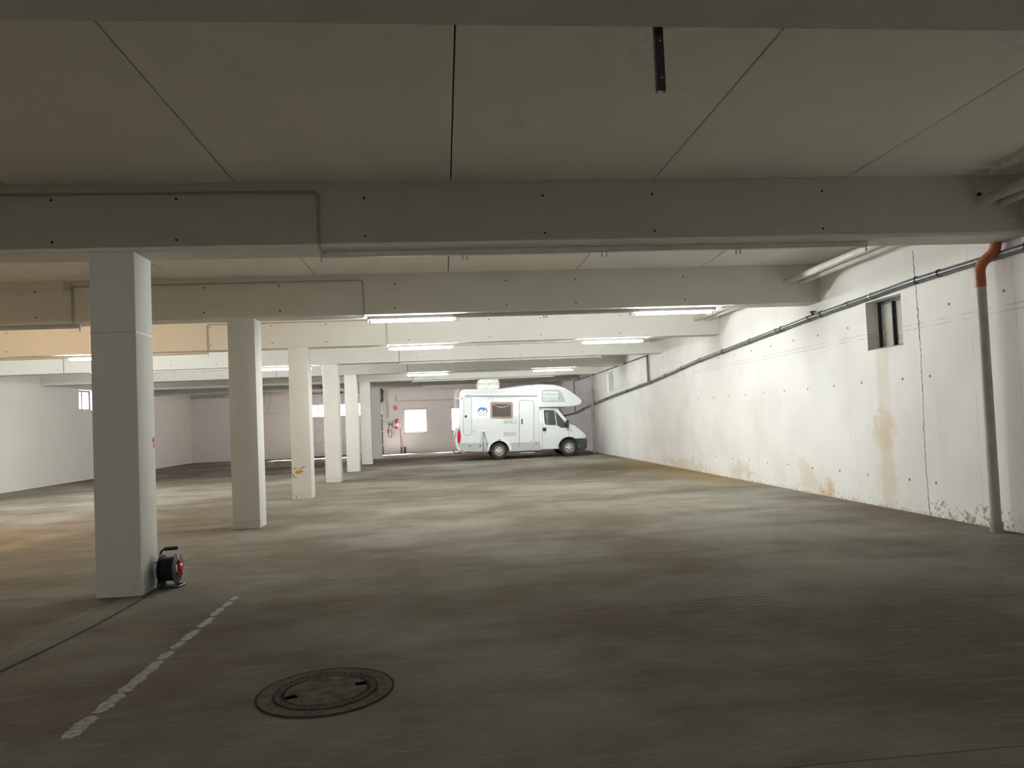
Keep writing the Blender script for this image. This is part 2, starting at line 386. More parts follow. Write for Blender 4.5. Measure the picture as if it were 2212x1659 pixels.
def rough_poly(cx, cz, rx, rz, n=12, j=.25, rot=0):
    o = []
    for k in range(n):
        a = 2*math.pi*k/n; q = 1+random.uniform(-j, j); x, z = rx*q*math.cos(a), rz*q*math.sin(a)
        o.append((cx+x*math.cos(rot)-z*math.sin(rot), cz+x*math.sin(rot)+z*math.cos(rot)))
    return o
for args in ((7.695, 1.458, .026, .028, 'redbrown'), (7.706, 1.402, .024, .032, 'pink')):
    blotch('spray_mark', rough_poly(*args[:4], j=.12), CX1, args[4], cols[0], 'X')
for (cx_, cz_, rx, rz, mt, rt) in ((-3.145, .585, .062, .038, 'rust', .15), (-3.08, .60, .03, .022, 'rust', .1), (-3.225, .665, .045, .01, 'rust', .05), (-3.09, .655, .05, .008, 'crack', .2),
                          (-3.04, .685, .035, .010, 'crack', .25), (-3.25, .52, .03, .012, 'crack', -.6), (-3.23, .475, .05, .008, 'crack', -.1), (-3.10, .545, .05, .006, 'rust', 0), (-3.2, .05, .02, .008, 'crack', .3), (-3.09, .07, .015, .012, 'crack', 0)):
    blotch('scrape', rough_poly(cx_, cz_, rx, rz, 14, .3, rt), yk(3), mt, cols[2])

# ------------------------------------------------------------------ light battens
def batten(k, xr, n, lit, lab, mat='tube', slot=1.4475, feed=None):
    """n tube slots going left from the right end xr; lit: indices of lit slots counted from the right"""
    y = yk(k)+.2; z = ZB; xl = xr-n*slot
    t = empty('light_batten', ((xl+xr)/2, y, ZB), lab, 'light fitting', 'light battens under the beams')
    ox, oy, oz = t.location
    bm = NB(); box(bm, xl-ox, xr-ox, -.032, .032, -.055, 0, .006); obj('housing', bm, 'batten', t, smooth=0)
    for i in range(n+1):
        for s in ((0,) if i in (0, n) else (-.022, .022)):
            x = xr-i*slot+s+(-.012 if i == 0 else .012 if i == n else 0)-ox
            bm = NB(); box(bm, x-.009, x+.009, -.014, .014, -.104, -.053, .003); obj('lampholder', bm, 'holder', t, smooth=0)
    if feed is not None:
        bm = NB(); tube(bm, bend([(feed-ox, -.2145, -.001), (feed-ox, -.2145, -.014), (feed-ox, -.10, -.016), (xl-ox+.02, -.02, -.02)], .02), .0105, 8); obj('feed_cable', bm, 'conduit', t)
    for i in lit:
        xa, xb = xr-i*slot-.035-ox, xr-(i+1)*slot+.035-ox
        bm = NB(); tube(bm, [(xa, 0, -.086), (xb, 0, -.086)], .0165, 12); tb = obj('lamp_tube', bm, mat, t)
        for x, sg in ((xa, 1), (xb, -1)):
            bm = NB(); lathe(bm, [(.018, 0), (.018, -sg*.03)], (x, 0, -.086), 'X', 12); obj('end_cap', bm, 'zinc', tb)
    return t
batten(1, 4.62, 4, [], 'long bare white light batten without tubes under the nearest column beam', feed=-1.14)
batten(2, 4.62, 4, [0, 3], 'long light batten on the second beam with two lit white tubes', feed=-1.19)
batten(3, 4.62, 4, [0, 3], 'long light batten on the third beam with two lit white tubes', feed=-1.17)
batten(4, 4.60, 4, [], 'unlit long light batten under the fourth beam right of the columns', feed=-1.17)
batten(5, 4.58, 4, [0, 3], 'long light batten on the fifth beam, two lit tubes before the motorhome', feed=-1.17)
batten(6, 4.56, 4, [], 'unlit long light batten under the sixth beam above the motorhome', feed=-1.17)
batten(-2, 4.62, 4, [3], 'added unseen light batten behind the viewer on the right, one fill tube')  # added out of view as fill for faces turned to the camera
batten(-2, -5.0, 4, [1], 'added unseen light batten behind the viewer on the left, one fill tube')  # second added fill batten, likewise unseen behind the camera
batten(2, -5.54, 3, [1], 'light batten at the left edge with a warm orange tube', 'tubew')
batten(3, -5.0, 4, [1, 3], 'light batten under the third beam with lit tubes left of the nearest column, outermost added')  # leftmost lit tube is added out of frame to brighten the left wall
batten(4, -3.58, 4, [0, 3], 'light batten under the fourth beam, lit tube partly hidden by the third column, another added')  # left lit tube is added, unseen behind the nearest column, for left wall fill
batten(7, -.95, 2, [], 'short white light batten on the last beam before the back wall')

# ------------------------------------------------------------------ conduits on the beam faces
def conduit(k, xa, xb, left_drop, right_drop, lab, jbox=False, z=3.815, r=.0125):
    y = yk(k)-r-.001; pts = []
    if left_drop: pts.append((xa, y, ZB+.0))
    pts += [(xa, y, z), (xb, y, z)]
    if right_drop: pts.append((xb, y, ZB+.002))
    t = empty('conduit', ((xa+xb)/2, yk(k), z), lab, 'conduit', 'grey conduits on the beams')
    o = Vector(t.location); bm = NB(); tube(bm, [p-o for p in bend(pts, .05)], r, 8); obj('conduit_pipe', bm, 'conduit', t)
    x = xa+.35
    while x < xb-.1:
        bm = NB(); box(bm, x-.009-o.x, x+.009-o.x, -.03, 0.0, z-.018-o.z, z+.018-o.z); obj('clip', bm, 'box', t, smooth=0); x += .9
    if jbox:
        bm = NB(); box(bm, xa-.11-o.x, xa+.0-o.x, -.055, 0, z-.055-o.z, z+.055-o.z, .008); obj('junction_box', bm, 'box', t, smooth=0)
conduit(1, -12.8, -1.14, False, True, 'grey conduit along the nearest column beam, dropping to the bare batten')
conduit(2, -5.56, -1.19, True, True, 'grey conduit on the second beam between junction box and batten', True)
conduit(3, -4.95, -1.17, True, True, 'grey conduit on the third beam between the two battens')
conduit(4, -10.05, -1.17, True, True, 'grey conduit on the fourth beam, dropping left and right')
conduit(5, -5.5, -1.17, True, True, 'grey conduit on the fifth beam, behind the third column')
conduit(6, -5.5, -1.17, True, True, 'grey conduit on the sixth beam, behind the fourth column')
conduit(7, -5.5, -.99, True, True, 'grey conduit on the farthest beam, dropping at its short batten')

# ------------------------------------------------------------------ hanging bar, service pipes, drains
t = empty('hanging_rail', (1.065, 3.30, 3.0), 'black perforated steel rail hanging from the nearest overhead beam', 'rail')
bm = NB(); box(bm, -.020, .020, -.004, 0, 0, .62); box(bm, -.020, -.016, 0, .025, 0, .62); box(bm, .016, .020, 0, .025, 0, .62); obj('channel', bm, 'black', t, smooth=0)
for z in (.06, .235):
    bm = NB(); lathe(bm, [(0, -.0055), (.004, -.0055), (.004, -.004)], (.004, 0, z), 'Y', 8); obj('perforation', bm, 'box', t, smooth=0)
bm = NB(); box(bm, -.02, .02, -.063, .025, .50, .54); obj('bracket', bm, 'black', t, smooth=0)

for xx, lab in ((5.815, 'thick pale ceiling pipe running through the beams, left of two'), (6.06, 'thick pale ceiling pipe running through the beams, nearest the right wall')):
    t = empty('ceiling_pipe', (xx, 15, 3.63), lab, 'pipe', 'ceiling pipes along the right wall')
    bm = NB(); tube(bm, [(0, YF-15, 0), (0, 35.5-15, 0)], .055, 14); obj('pipe_run', bm, 'pipe_w', t)
    for k in range(1, 7):
        bm = NB(); lathe(bm, [(.056, -.02), (.066, -.02), (.066, 0), (.056, 0)], (0, yk(k)-15, 0), 'Y', 14); obj('sleeve', bm, 'beam', t)
bm = NB(); box(bm, 5.78, 5.81, yk(1)-.03, yk(1), 3.69, 3.72); tag(obj('pipe_hook', bm, 'black', smooth=0), 'small dark hook on the beam above the ceiling pipe', 'hook')

# grey sloping drain
DP = [(7.0, 3.135), (9.3, 3.13), (12.08, 3.035), (17.9, 2.77), (22.0, 2.49), (27.3, 2.24), (29.8, 2.10), (32.7, 1.94), (34.7, 1.74), (37.8, 1.64), (39.6, 1.62)]
t = empty('drain_pipe', (6.315, 9, 3.13), 'long grey sloping drain pipe clipped along the right wall', 'pipe')
dp = [Vector((0, y-9, z-3.13)) for y, z in DP]
bm = NB(); tube(bm, [Vector((0, YF-9, .08))]+dp, .042, 12); obj('pipe_run', bm, 'pipe_g', t)
def zdrain(y):
    for (a, za), (b, zb) in zip(DP, DP[1:]):
        if a <= y <= b: return za+(zb-za)*(y-a)/(b-a)
for i, y in enumerate((7.33, 8.75, 9.2, 10.25, 11.7, 13.16, 14.6, 16.1, 17.6, 19.0, 20.5, 22.0, 23.4, 24.95, 26.5, 28.2, 31)):
    z = zdrain(y); bm = NB(); lathe(bm, [(.043, -.014), (.052, -.014), (.052, .014), (.043, .014)], (0, y-9, z-3.13), 'Y', 12)
    box(bm, .03, .049, y-9-.008, y-9+.008, z-3.14, z-3.12); obj('pipe_clip', bm, 'zinc' if i in (3,) else 'pipe_d', t)
for y in (12.15, 13.4, 10.9):
    z = zdrain(y); bm = NB(); lathe(bm, [(.043, -.05), (.05, -.05), (.05, .05), (.043, .05)], (0, y-9, z-3.13), 'Y', 12); obj('coupling', bm, 'pipe_g', t)
z = zdrain(12.0); bm = NB(); lathe(bm, [(.02, 0), (.02, .075), (.045, .08), (.045, .1), (0, .1)], (0, 3.0, z-3.13), 'Z', 12); obj('vent_cap', bm, 'pipe_d', t)
zb_ = zdrain(22.2); bm = NB(); tube(bm, [(0, 22.3-9, zb_-3.13), (0, 22.3-9, 3.33-3.13)], .035, 10); obj('branch_pipe', bm, 'pipe_g', t)
t = empty('thin_pipe', (6.335, 28, 3.25), 'thin dark pipe high on the right wall behind the motorhome', 'pipe')
bm = NB(); tube(bm, bend([(0, 22.3-28, .08), (0, 30-28, .02), (0, 35.4-28, 0), (0, 35.4-28, -1.55)], .06), .018, 8); obj('pipe_run', bm, 'pipe_d', t)
for y in (23.5, 25, 26.5, 28, 29.5, 31, 32.5, 34):
    bm = NB(); box(bm, -.02, .028, y-28-.008, y-28+.008, -.005+.06*(1-(y-22.3)/8 if y < 30 else 0), .035+.06*(1-(y-22.3)/8 if y < 30 else 0)); obj('pipe_clip', bm, 'pipe_d', t, smooth=0)

def downpipe(x, y, zt, lab, elbow):
    t = empty('downpipe', (x, y, 0), lab, 'pipe', 'vertical downpipes at the right wall')
    bm = NB(); tube(bm, [(0, 0, .05), (0, 0, zt)], .055, 16); obj('pipe_run', bm, 'pipe_v', t)
    bm = NB(); lathe(bm, [(.055, .0), (.068, .0), (.068, .075), (.073, .08), (.073, .115), (.055, .115)], (0, 0, 0), 'Z', 16); obj('socket', bm, 'pipe_v', t)
    if elbow:
        bm = NB(); tube(bm, bend([(0, 0, zt-.12), (0, 0, 3.06), (.07, -.16, 3.17), (.07, -.20, ZB+.02)], .1, 6), .058, 16); el = obj('elbow', bm, 'orange', t)
    return t
downpipe(6.20, 7.90, 2.92, 'thick pale downpipe with an orange elbow at the right wall', True)
downpipe(6.20, 30.55, 3.30, 'pale downpipe at the right wall just behind the motorhome', False)

# right wall details
def on_right(name, bm, mat): return obj(name, bm, mat, wall_right, smooth=0)
bm = NB()
for y, z in [(y, z) for z in (1.836, .45) for y in (9.127, 9.69, 10.712, 11.51, 12.4, 13.3, 14.2, 15.1, 16, 17, 18, 19)]+[(y, 2.726) for y in (7.76, 8.676, 11.033, 11.94, 12.845, 13.76, 14.7, 15.6, 16.5)]:
    lathe(bm, [(0, .004), (.017, .004), (.017, -.003), (.011, -.003), (.009, .0035)], (XR, y+random.uniform(-.02, .02), z+random.uniform(-.01, .01)), 'X', 8)
stuff(on_right('tie_hole', bm, 'hole'))
# the long vertical crack
bm = NB(); z = 0.0; y = 9.30; P = []
while z < 3.55:
    w = random.uniform(.002, .007)*(1.6 if z > 2.3 else 1.0); P.append((y-w, y+w, z)); z += random.uniform(.02, .055); y = 9.30+.02*math.sin(z*2.1)+random.uniform(-.010, .010)
for (a, b, z0), (c, d, z1) in zip(P, P[1:]):
    bm.faces.new([bm.verts.new((XR-.0015, q, zz)) for q, zz in ((a, z0), (b, z0), (d, z1), (c, z1))])
on_right('crack', bm, 'crack')

# ------------------------------------------------------------------ windows and gate
def win(name, axis, d, sgn, a0, a1, z0, z1, fmat, gmat, fw_=.06, mull=(), sill=False):
    """window in an opening; d = plane of the frame centre, sgn = room side"""
    bm = NB(); pr = lambda a, z: (a, z)
    outer = [(a0, z0), (a1, z0), (a1, z1), (a0, z1)]; inner = [(a0+fw_, z0+fw_), (a1-fw_, z0+fw_), (a1-fw_, z1-fw_), (a0+fw_, z1-fw_)]
    ring2d(bm, outer, inner, d-.03, d+.03, axis); o = struct(obj(name, bm, fmat, smooth=0))
    e = [a0+fw_]+list(mull)+[a1-fw_]
    for m in mull:
        bm = NB()
        if axis == 'X': box(bm, d-.025, d+.025, m-.022, m+.022, z0+fw_, z1-fw_)
        else: box(bm, m-.022, m+.022, d-.025, d+.025, z0+fw_, z1-fw_)
        obj('mullion', bm, fmat, o, smooth=0)
    for p, q in zip(e, e[1:]):
        bm = NB(); g = .0
        c = [(p, z0+fw_), (q, z0+fw_), (q, z1-fw_), (p, z1-fw_)]
        bm.faces.new([bm.verts.new((d, a, z) if axis == 'X' else (a, d, z)) for a, z in c]); obj('pane', bm, gmat, o, smooth=0)
    return o
w1 = win('window_1', 'Y', YB+.08, -1, *BW1, 'alu', 'day', .07); w2 = win('window_2', 'Y', YB+.08, -1, *BW2, 'alu', 'frost', .07)
for w, q in ((w1, BW1), (w2, BW2)):
    bm = NB(); box(bm, q[0]-.04, q[1]+.04, YB-.03, YB+.06, q[2]-.035, q[2], .004); obj('window_sill', bm, 'seam', w, smooth=0)
    bm = NB(); box(bm, q[0]-.03, q[1]+.03, YB-.006, YB+.02, q[3], q[3]+.03); obj('lintel_trim', bm, 'seam', w, smooth=0)
w3 = win('window_3', 'X', XR+.22, -1, *RW1, 'winframe', 'rib', .04, [10.12])
bm = NB(); tube(bm, [(XR+.18, 10.12, 2.35), (XR+.18, 10.12, 3.0)], .012, 8)
for z in (2.47, 2.84): lathe(bm, [(.016, -.012), (.016, .012)], (XR+.18, 10.12, z), 'Z', 8)
obj('opening_rod', bm, 'winframe', w3)
bm = NB(); box(bm, XR-.01, XR+.21, RW1[0]+.001, RW1[1]-.001, RW1[2], RW1[2]+.012); obj('window_sill', bm, 'winframe', w3, smooth=0)
win('window_4', 'X', XR+.10, -1, *RW2, 'alu', 'glassl', .05)
win('window_5', 'X', XL-.25, 1, *LW1, 'winframe', 'frost', .05, [28.6])
# sectional gate
gx0, gx1, _, gz1 = GATE
bm = NB(); ring2d(bm, [(gx0-.08, 0), (gx1+.08, 0), (gx1+.08, gz1+.08), (gx0-.08, gz1+.08)], [(gx0, .0), (gx1, .0), (gx1, gz1), (gx0, gz1)], YB-.02, YB+.06, 'Y')
gate = struct(obj('door_1', bm, 'alu', smooth=0))
zs = [.03, .74, 1.42, 2.075, 2.775, gz1]
for i, (a, b) in enumerate(zip(zs, zs[1:])):
    if i == 3:
        px = [gx0+.1+(gx1-gx0-.2)*q/6 for q in range(7)]
        for p, q in zip(px, px[1:]):
            bm = NB(); ring2d(bm, [(p, a), (q, a), (q, b), (p, b)], [(p+.025, a+.05), (q-.025, a+.05), (q-.025, b-.05), (p+.025, b-.05)], YB+.05, YB+.10, 'Y'); fr = obj('window_frame', bm, 'gate', gate, smooth=0)
            bm = NB(); bm.faces.new([bm.verts.new((x, YB+.075, z)) for x, z in ((p+.025, a+.05), (q-.025, a+.05), (q-.025, b-.05), (p+.025, b-.05))]); obj('pane', bm, 'gatep', fr, smooth=0)
        bm = NB(); box(bm, gx0, gx0+.1, YB+.05, YB+.10, a, b); box(bm, gx1-.1, gx1, YB+.05, YB+.10, a, b); obj('stile', bm, 'gate', gate, smooth=0)
    else:
        bm = NB(); box(bm, gx0, gx1, YB+.05, YB+.10, a+.006, b-.006, .008); box(bm, gx0, gx1, YB+.09+.004*i, YB+.104, a-.02, b+.02)
        p = obj('gate_panel', bm, 'gate', gate, smooth=0)
bm = NB(); box(bm, gx0, gx1, YB+.04, YB+.09, 0.0, .03); obj('bottom_seal', bm, 'rubber', gate, smooth=0)
for x in (gx0-.06, gx1+.1):
    bm = NB(); box(bm, x-.03, x+.03, YB-.10, YB-.02, 0, 3.5); tr = obj('gate_track', bm, 'pipe_d', gate, smooth=0)
    for z in (.5, 1.2, 1.9, 2.6):
        bm = NB(); box(bm, x-.06, x+.06, YB-.12, YB-.02, z-.03, z+.03); obj('track_bracket', bm, 'zinc', tr, smooth=0)
bm = NB(); tube(bm, [(gx0-.1, YB-.28, 3.30), (gx1+.3, YB-.28, 3.30)], .03, 10)
for x in (gx0+.2, -5.3, gx1-.1): lathe(bm, [(.03, -.05), (.075, -.05), (.075, .05), (.03, .05)], (x, YB-.28, 3.30), 'X', 14)
obj('torsion_shaft', bm, 'pipe_d', gate)
bm = NB(); box(bm, gx1+.02, gx1+.22, YB-.38, YB-.05, 2.78, 3.42, .02); box(bm, gx1+.05, gx1+.2, YB-.36, YB-.1, 2.98, 3.14, .01); obj('gate_motor', bm, 'blackp', gate, smooth=0)
bm = NB(); box(bm, gx1+.04, gx1+.16, YB-.14, YB-.10, 2.1, 2.7, .01); obj('track_cover', bm, 'white', gate, smooth=0)

# daylight portals: one per glazed opening (sampling aid for the sky)
def portal(loc, rot, sx, sy):
    l = bpy.data.lights.new('window_portal', 'AREA'); l.shape = 'RECTANGLE'; l.size = sx; l.size_y = sy; l.cycles.is_portal = True
    o = bpy.data.objects.new('window_portal', l); COL.objects.link(o); o.location = loc; o.rotation_euler = rot
for q in (BW1, BW2, (gx0+.1, gx1-.1, 2.1, 2.75)):
    portal(((q[0]+q[1])/2, YB+.16, (q[2]+q[3])/2), (-math.pi/2, 0, 0), q[1]-q[0], q[3]-q[2])

# ------------------------------------------------------------------ things on the back wall
yb = YB
t = empty('fire_sign', (-2.53, yb, 2.42), 'small square red fire extinguisher sign with white pictogram', 'sign')
bm = NB(); box(bm, -.10, .10, -.012, 0, -.10, .10, .003); obj('plate', bm, 'signred', t, smooth=0)
bm = NB(); ring2d(bm, rrect(-.02, -.06, .055, .07, .02), rrect(-.008, -.048, .043, .058, .014), -.0135, -.011); prism(bm, [(-.06, -.05), (-.045, -.06), (-.005, .02), (-.02, .03)], -.0135, -.011); box(bm, .0, .04, -.0135, -.011, -.02, .02); obj('pictogram', bm, 'white', t, smooth=0)
t = empty('fire_extinguisher', (-2.49, yb-.10, 1.32), 'red fire extinguisher with black hose hung on the back wall', 'fire extinguisher')
bm = NB(); lathe(bm, [(.05, 0), (.075, .02), (.078, .05), (.078, .33), (.06, .39), (.025, .42), (.025, .45)], (0, 0, 0), 'Z', 18); obj('cylinder_body', bm, 'red', t)
bm = NB(); box(bm, -.03, .03, -.03, .03, .43, .48, .006); box(bm, -.02, .13, -.015, .015, .475, .50, .004); box(bm, .0, .11, -.012, .012, .445, .46); obj('valve_handle', bm, 'blackp', t, smooth=0)
bm = NB(); tube(bm, bend([(-.02, -.02, .46), (-.12, -.03, .44), (-.21, -.03, .28), (-.18, -.03, .10), (-.08, -.07, .02)], .12), .014, 8); obj('hose', bm, 'rubber', t)
bm = NB(); lathe(bm, [(.0795, .12), (.0795, .27)], (0, 0, 0), 'Z', 18); obj('band_label', bm, 'white', t)
bm = NB(); box(bm, -.03, .03, .07, .10, .2, .35); obj('bracket', bm, 'pipe_d', t, smooth=0)
bm = NB(); box(bm, -2.40, -2.27, yb-.04, yb, 1.36, 1.60, .005); tag(obj('paper_holder', bm, 'white', smooth=0), 'small white paper holder beside the fire extinguisher', 'holder')
t = empty('socket_box', (-2.82, yb, 1.35), 'yellow and dark socket box with a hanging looped cable', 'socket')
bm = NB(); box(bm, -.11, .11, -.10, 0, .02, .30, .012); obj('housing', bm, 'box', t, smooth=0)
bm = NB(); box(bm, -.085, .07, -.13, -.10, -.06, .07, .02, 2); obj('socket_face', bm, 'yellow', t, smooth=0)
bm = NB(); lathe(bm, [(.03, 0), (.045, -.03), (.045, -.06), (0, -.06)], (-.05, -.10, .22), 'Y', 12); lathe(bm, [(.03, 0), (.04, -.05), (0, -.05)], (.06, -.10, .2), 'Y', 12); obj('socket_plug', bm, 'blackp', t)
bm = NB(); tube(bm, bend([(-.02, -.1, -.05), (.07, -.08, -.28), (.05, -.06, -.46), (-.05, -.06, -.50), (-.13, -.06, -.40), (-.13, -.06, -.1), (-.08, -.06, .05)], .12), .012, 8); cb = obj('looped_cable', bm, 'rubber', t)
bm = NB(); box(bm, -.16, -.095, -.09, -.03, -.24, -.06, .015); obj('red_plug', bm, 'red', t, smooth=0)
bm = NB(); tube(bm, [(-.42, -.08, .40), (-.05, -.05, .28)], .008, 6); obj('feed_cable', bm, 'rubber', t)
bm = NB(); tube(bm, [(-2.31, yb-.03, 1.36), (-2.31, yb-.03, .35)], .013, 8); tag(obj('riser_pipe', bm, 'redcable'), 'thin reddish pipe running down below the paper holder', 'pipe')
t = empty('shovel', (-2.20, yb-.12, 0), 'pale wooden handled tool leaning on the back wall', 'tool')
bm = NB(); tube(bm, [(.0, 0, .02), (-.06, .08, .95)], .018, 8); obj('handle', bm, 'wood', t)
bm = NB(); box(bm, -.12, -.05, .0, .08, .0, .34, .01); box(bm, .05, .15, .0, .08, .0, .34, .01); obj('head', bm, 'blackp', t, smooth=0)
bm = NB(); box(bm, -2.70, -2.62, yb-.05, yb, 1.02, 1.18, .008); tag(obj('switch_box', bm, 'box', smooth=0), 'tiny grey switch box below the fire extinguisher', 'switch')
bm = NB(); tube(bm, bend([(-2.48, yb-.02, 2.92), (-2.42, yb-.02, 2.76), (3.4, yb-.02, 2.74)], .04), .014, 8); tag(obj('wall_conduit', bm, 'conduit'), 'thin grey conduit running horizontally above the back window', 'conduit')
bm = NB(); prism(bm, [(-2.55, 2.82), (-2.43, 2.80), (-2.42, 2.98), (-2.47, 3.16), (-2.53, 3.0)], yb-.03, yb, 'Y', .006); tag(obj('wall_lamp', bm, 'box'), 'small dark grey pointed wall lamp above the fire sign', 'lamp')
bm = NB(); box(bm, -3.0, -2.90, yb-.05, yb, 1.9, 3.4, .006); tag(obj('cable_duct', bm, 'conduit', smooth=0), 'dark grey vertical cable duct between gate and fire sign', 'cable duct')
bm = NB(); tube(bm, bend([(-8.95, yb-.02, 3.60), (-8.93, yb-.02, 2.98), (-9.18, yb-.02, 2.42), (-9.10, yb-.02, 2.38), (-8.60, yb-.02, 2.37)], .05), .013, 8); tag(obj('bent_cable', bm, 'conduit'), 'thin crooked grey cable on the back wall left of the gate', 'cable')
bm = NB(); tube(bm, bend([(-1.9, 32.9, .006), (-1.2, 32.75, .006), (-.2, 32.5, .006), (.45, 32.3, .006), (1.6, 32.2, .006)], .3), .012, 6); tag(obj('floor_cable', bm, 'redcable'), 'thin red cable lying on the floor behind the motorhome', 'cable')

# ------------------------------------------------------------------ floor things
# manhole
t = empty('manhole_cover', (-.73, 4.385, 0), 'round concrete and iron manhole cover set in the floor', 'manhole cover')
bm = NB(); lathe(bm, [(.283, .0), (.283, .004), (.375, .005), (.378, .0)], (0, 0, 0), 'Z', 48); obj('surround_ring', bm, 'ring', t)
bm = NB(); lathe(bm, [(.374, .0), (.374, .0055), (.386, .0055), (.386, .0)], (0, 0, 0), 'Z', 48, True); obj('ring_gap', bm, 'hole', t)
bm = NB(); lathe(bm, [(.236, .0), (.236, .007), (.284, .008), (.288, 0)], (0, 0, 0), 'Z', 48); obj('iron_frame', bm, 'iron', t)
bm = NB(); lathe(bm, [(0, .0082), (.228, .0082), (.232, .0)], (0, 0, 0), 'Z', 48); lid = obj('lid', bm, 'lidc', t)
bm = NB()
for rr, n, w in ((.285, 48, .010), (.243, 40, .008)):
    for k in range(n):
        a = 2*math.pi*k/n; c, s = math.cos(a), math.sin(a)
        L, Wd = .016, w
        q = [(rr-L/2, -Wd/2), (rr+L/2, -Wd/2), (rr+L/2, Wd/2), (rr-L/2, Wd/2)]
        prism(bm, [(x*c-y*s, x*s+y*c) for x, y in q], .006, .0092, 'Z')
stuff(obj('notch', bm, 'hole', t, smooth=0))
for (x, y), rot in (((-.178, -.080), .5), ((.190, .058), .2)):
    c, s = math.cos(rot), math.sin(rot); bm = NB()
    prism(bm, [(x+p*c-q*s, y+p*s+q*c) for p, q in rrect(-.033, -.024, .033, .024, .012)], .0078, .0098, 'Z'); obj('lifting_slot', bm, 'pit', lid, smooth=0)
# worn painted line
t = empty('painted_line', (-1.945, 5.5, 0), 'worn white parking line painted on the dark floor', 'floor marking')
y = 3.98; segs = []
while y < 7.05:
    ln = random.choice((.18, .3, .45, .6)); segs.append((y, min(7.06, y+ln))); y += ln+random.choice((.0, .015, .03, .05))
for a, b in segs:
    n = max(3, int((b-a)/.02)); L = []; R = []; c = random.uniform(-.006, .006)
    for i in range(n+1):
        yy = a+(b-a)*i/n; w = .043*(1-.35*(yy-4)/3); e = min(1, (i+.6)/2, (n-i+.6)/2)
        L.append((c-w*e+random.uniform(-.012, .010), yy-5.5)); R.append((c+w*e+random.uniform(-.010, .012), yy-5.5))
    bm = NB(); prism(bm, L+R[::-1], .0004, .0014, 'Z'); obj('paint_patch', bm, 'line', t, smooth=0)
# tyre scuffs
t = empty('scuff_marks', (2.1, 5.6, 0), 'faint pale parallel scratch marks on the floor', 'scratch')
for i in range(5):
    bm = NB(); y0 = -.14+i*.075; pts = [(-.45+.9*k/12, y0+.10*k/12+random.uniform(-.006, .006)) for k in range(13)]
    prism(bm, [(x, y-.0035) for x, y in pts]+[(x, y+.0035) for x, y in pts[::-1]], .0003, .0011, 'Z'); obj('scratch', bm, 'ring', t, smooth=0)
# black cable on the floor to the reel
bm = NB(); tube(bm, bend([(-3.25, 3.2, .006), (-3.0, 4.6, .006), (-2.946, 5.215, .006), (-2.865, 5.89, .006), (-2.83, 6.5, .006), (-2.82, 7.1, .006), (-2.835, 7.3, .006), (-2.855, 7.5, .006)], .3), .006, 6)
tag(obj('power_cable', bm, 'rubber'), 'thin black cable trailing along the floor to the nearest column', 'cable')

# cable reel
t = empty('cable_reel', (-2.735, 7.66, 0), 'black cable reel with red hub standing beside the nearest column', 'cable reel')
bm = NB(); tube(bm, bend([(-.075, .0, .37), (-.09, .0, .34), (-.10, .02, .20), (-.105, -.06, .012), (.085, -.06, .012), (.105, .10, .012), (-.09, .10, .012), (-.10, .03, .20)], .025), .010, 8); obj('frame', bm, 'black', t)
bm = NB(); tube(bm, [(-.088, 0, .345), (-.06, 0, .378), (.075, 0, .382)], .010, 8); obj('handle_bar', bm, 'black', t)
bm = NB(); tube(bm, [(-.055, 0, .378), (-.045, 0, .379), (.066, 0, .383), (.075, 0, .383)], [.015, .0185, .0185, .015], 12); obj('grip', bm, 'rubber', t)
zc = .185
bm = NB(); lathe(bm, [(.0, -.085), (.14, -.085), (.148, -.08), (.14, -.07), (.0, -.07)], (0, 0, zc), 'X', 28); obj('drum_flange', bm, 'blackp', t)
bm = NB(); lathe(bm, [(.02, .055), (.14, .055), (.15, .06), (.15, .07), (.13, .078), (.0, .082)], (0, 0, zc), 'X', 32); fl_ = obj('drum_flange', bm, 'blackp', t)
bm = NB(); prof = [(.0, -.07)]
for k in range(8): prof += [(.108, -.07+k*.0155), (.118, -.062+k*.0155)]
prof += [(.0, .055)]; lathe(bm, prof, (0, 0, zc), 'X', 28); obj('wound_cable', bm, 'rubber', t)
bm = NB(); lathe(bm, [(.05, .08), (.05, .10), (.03, .115), (.0, .115)], (0, 0, zc), 'X', 20)
for a in (90, 210, 330):
    c, s = math.cos(math.radians(a)), math.sin(math.radians(a))
    box(bm, .08, .098, c*.045-.02, c*.045+.02, zc+s*.055-.025, zc+s*.055+.025, .005)
obj('hub', bm, 'red', t)
bm = NB(); box(bm, .0785, .083, -.085, -.045, zc-.03, zc+.045, .002); obj('rating_plate', bm, 'white', t, smooth=0)
bm = NB(); box(bm, .0765, .081, -.02, .02, zc+.09, zc+.14, .002); obj('flange_sticker', bm, 'lens', t, smooth=0)
bm = NB(); box(bm, -.02, .06, -.05, -.02, .035, .055, .004); obj('socket_flap', bm, 'lens', t, smooth=0)
bm = NB(); lathe(bm, [(.0, -.02), (.035, -.02), (.035, .02), (.0, .02)], (-.05, -.07, .05), 'X', 14); obj('plug', bm, 'rubber', t)
bm = NB(); tube(bm, [(-.03, -.1, zc+.09), (-.09, -.1, zc+.085), (-.13, -.08, zc+.075)], .005, 6); obj('cable_end', bm, 'rubber', t)

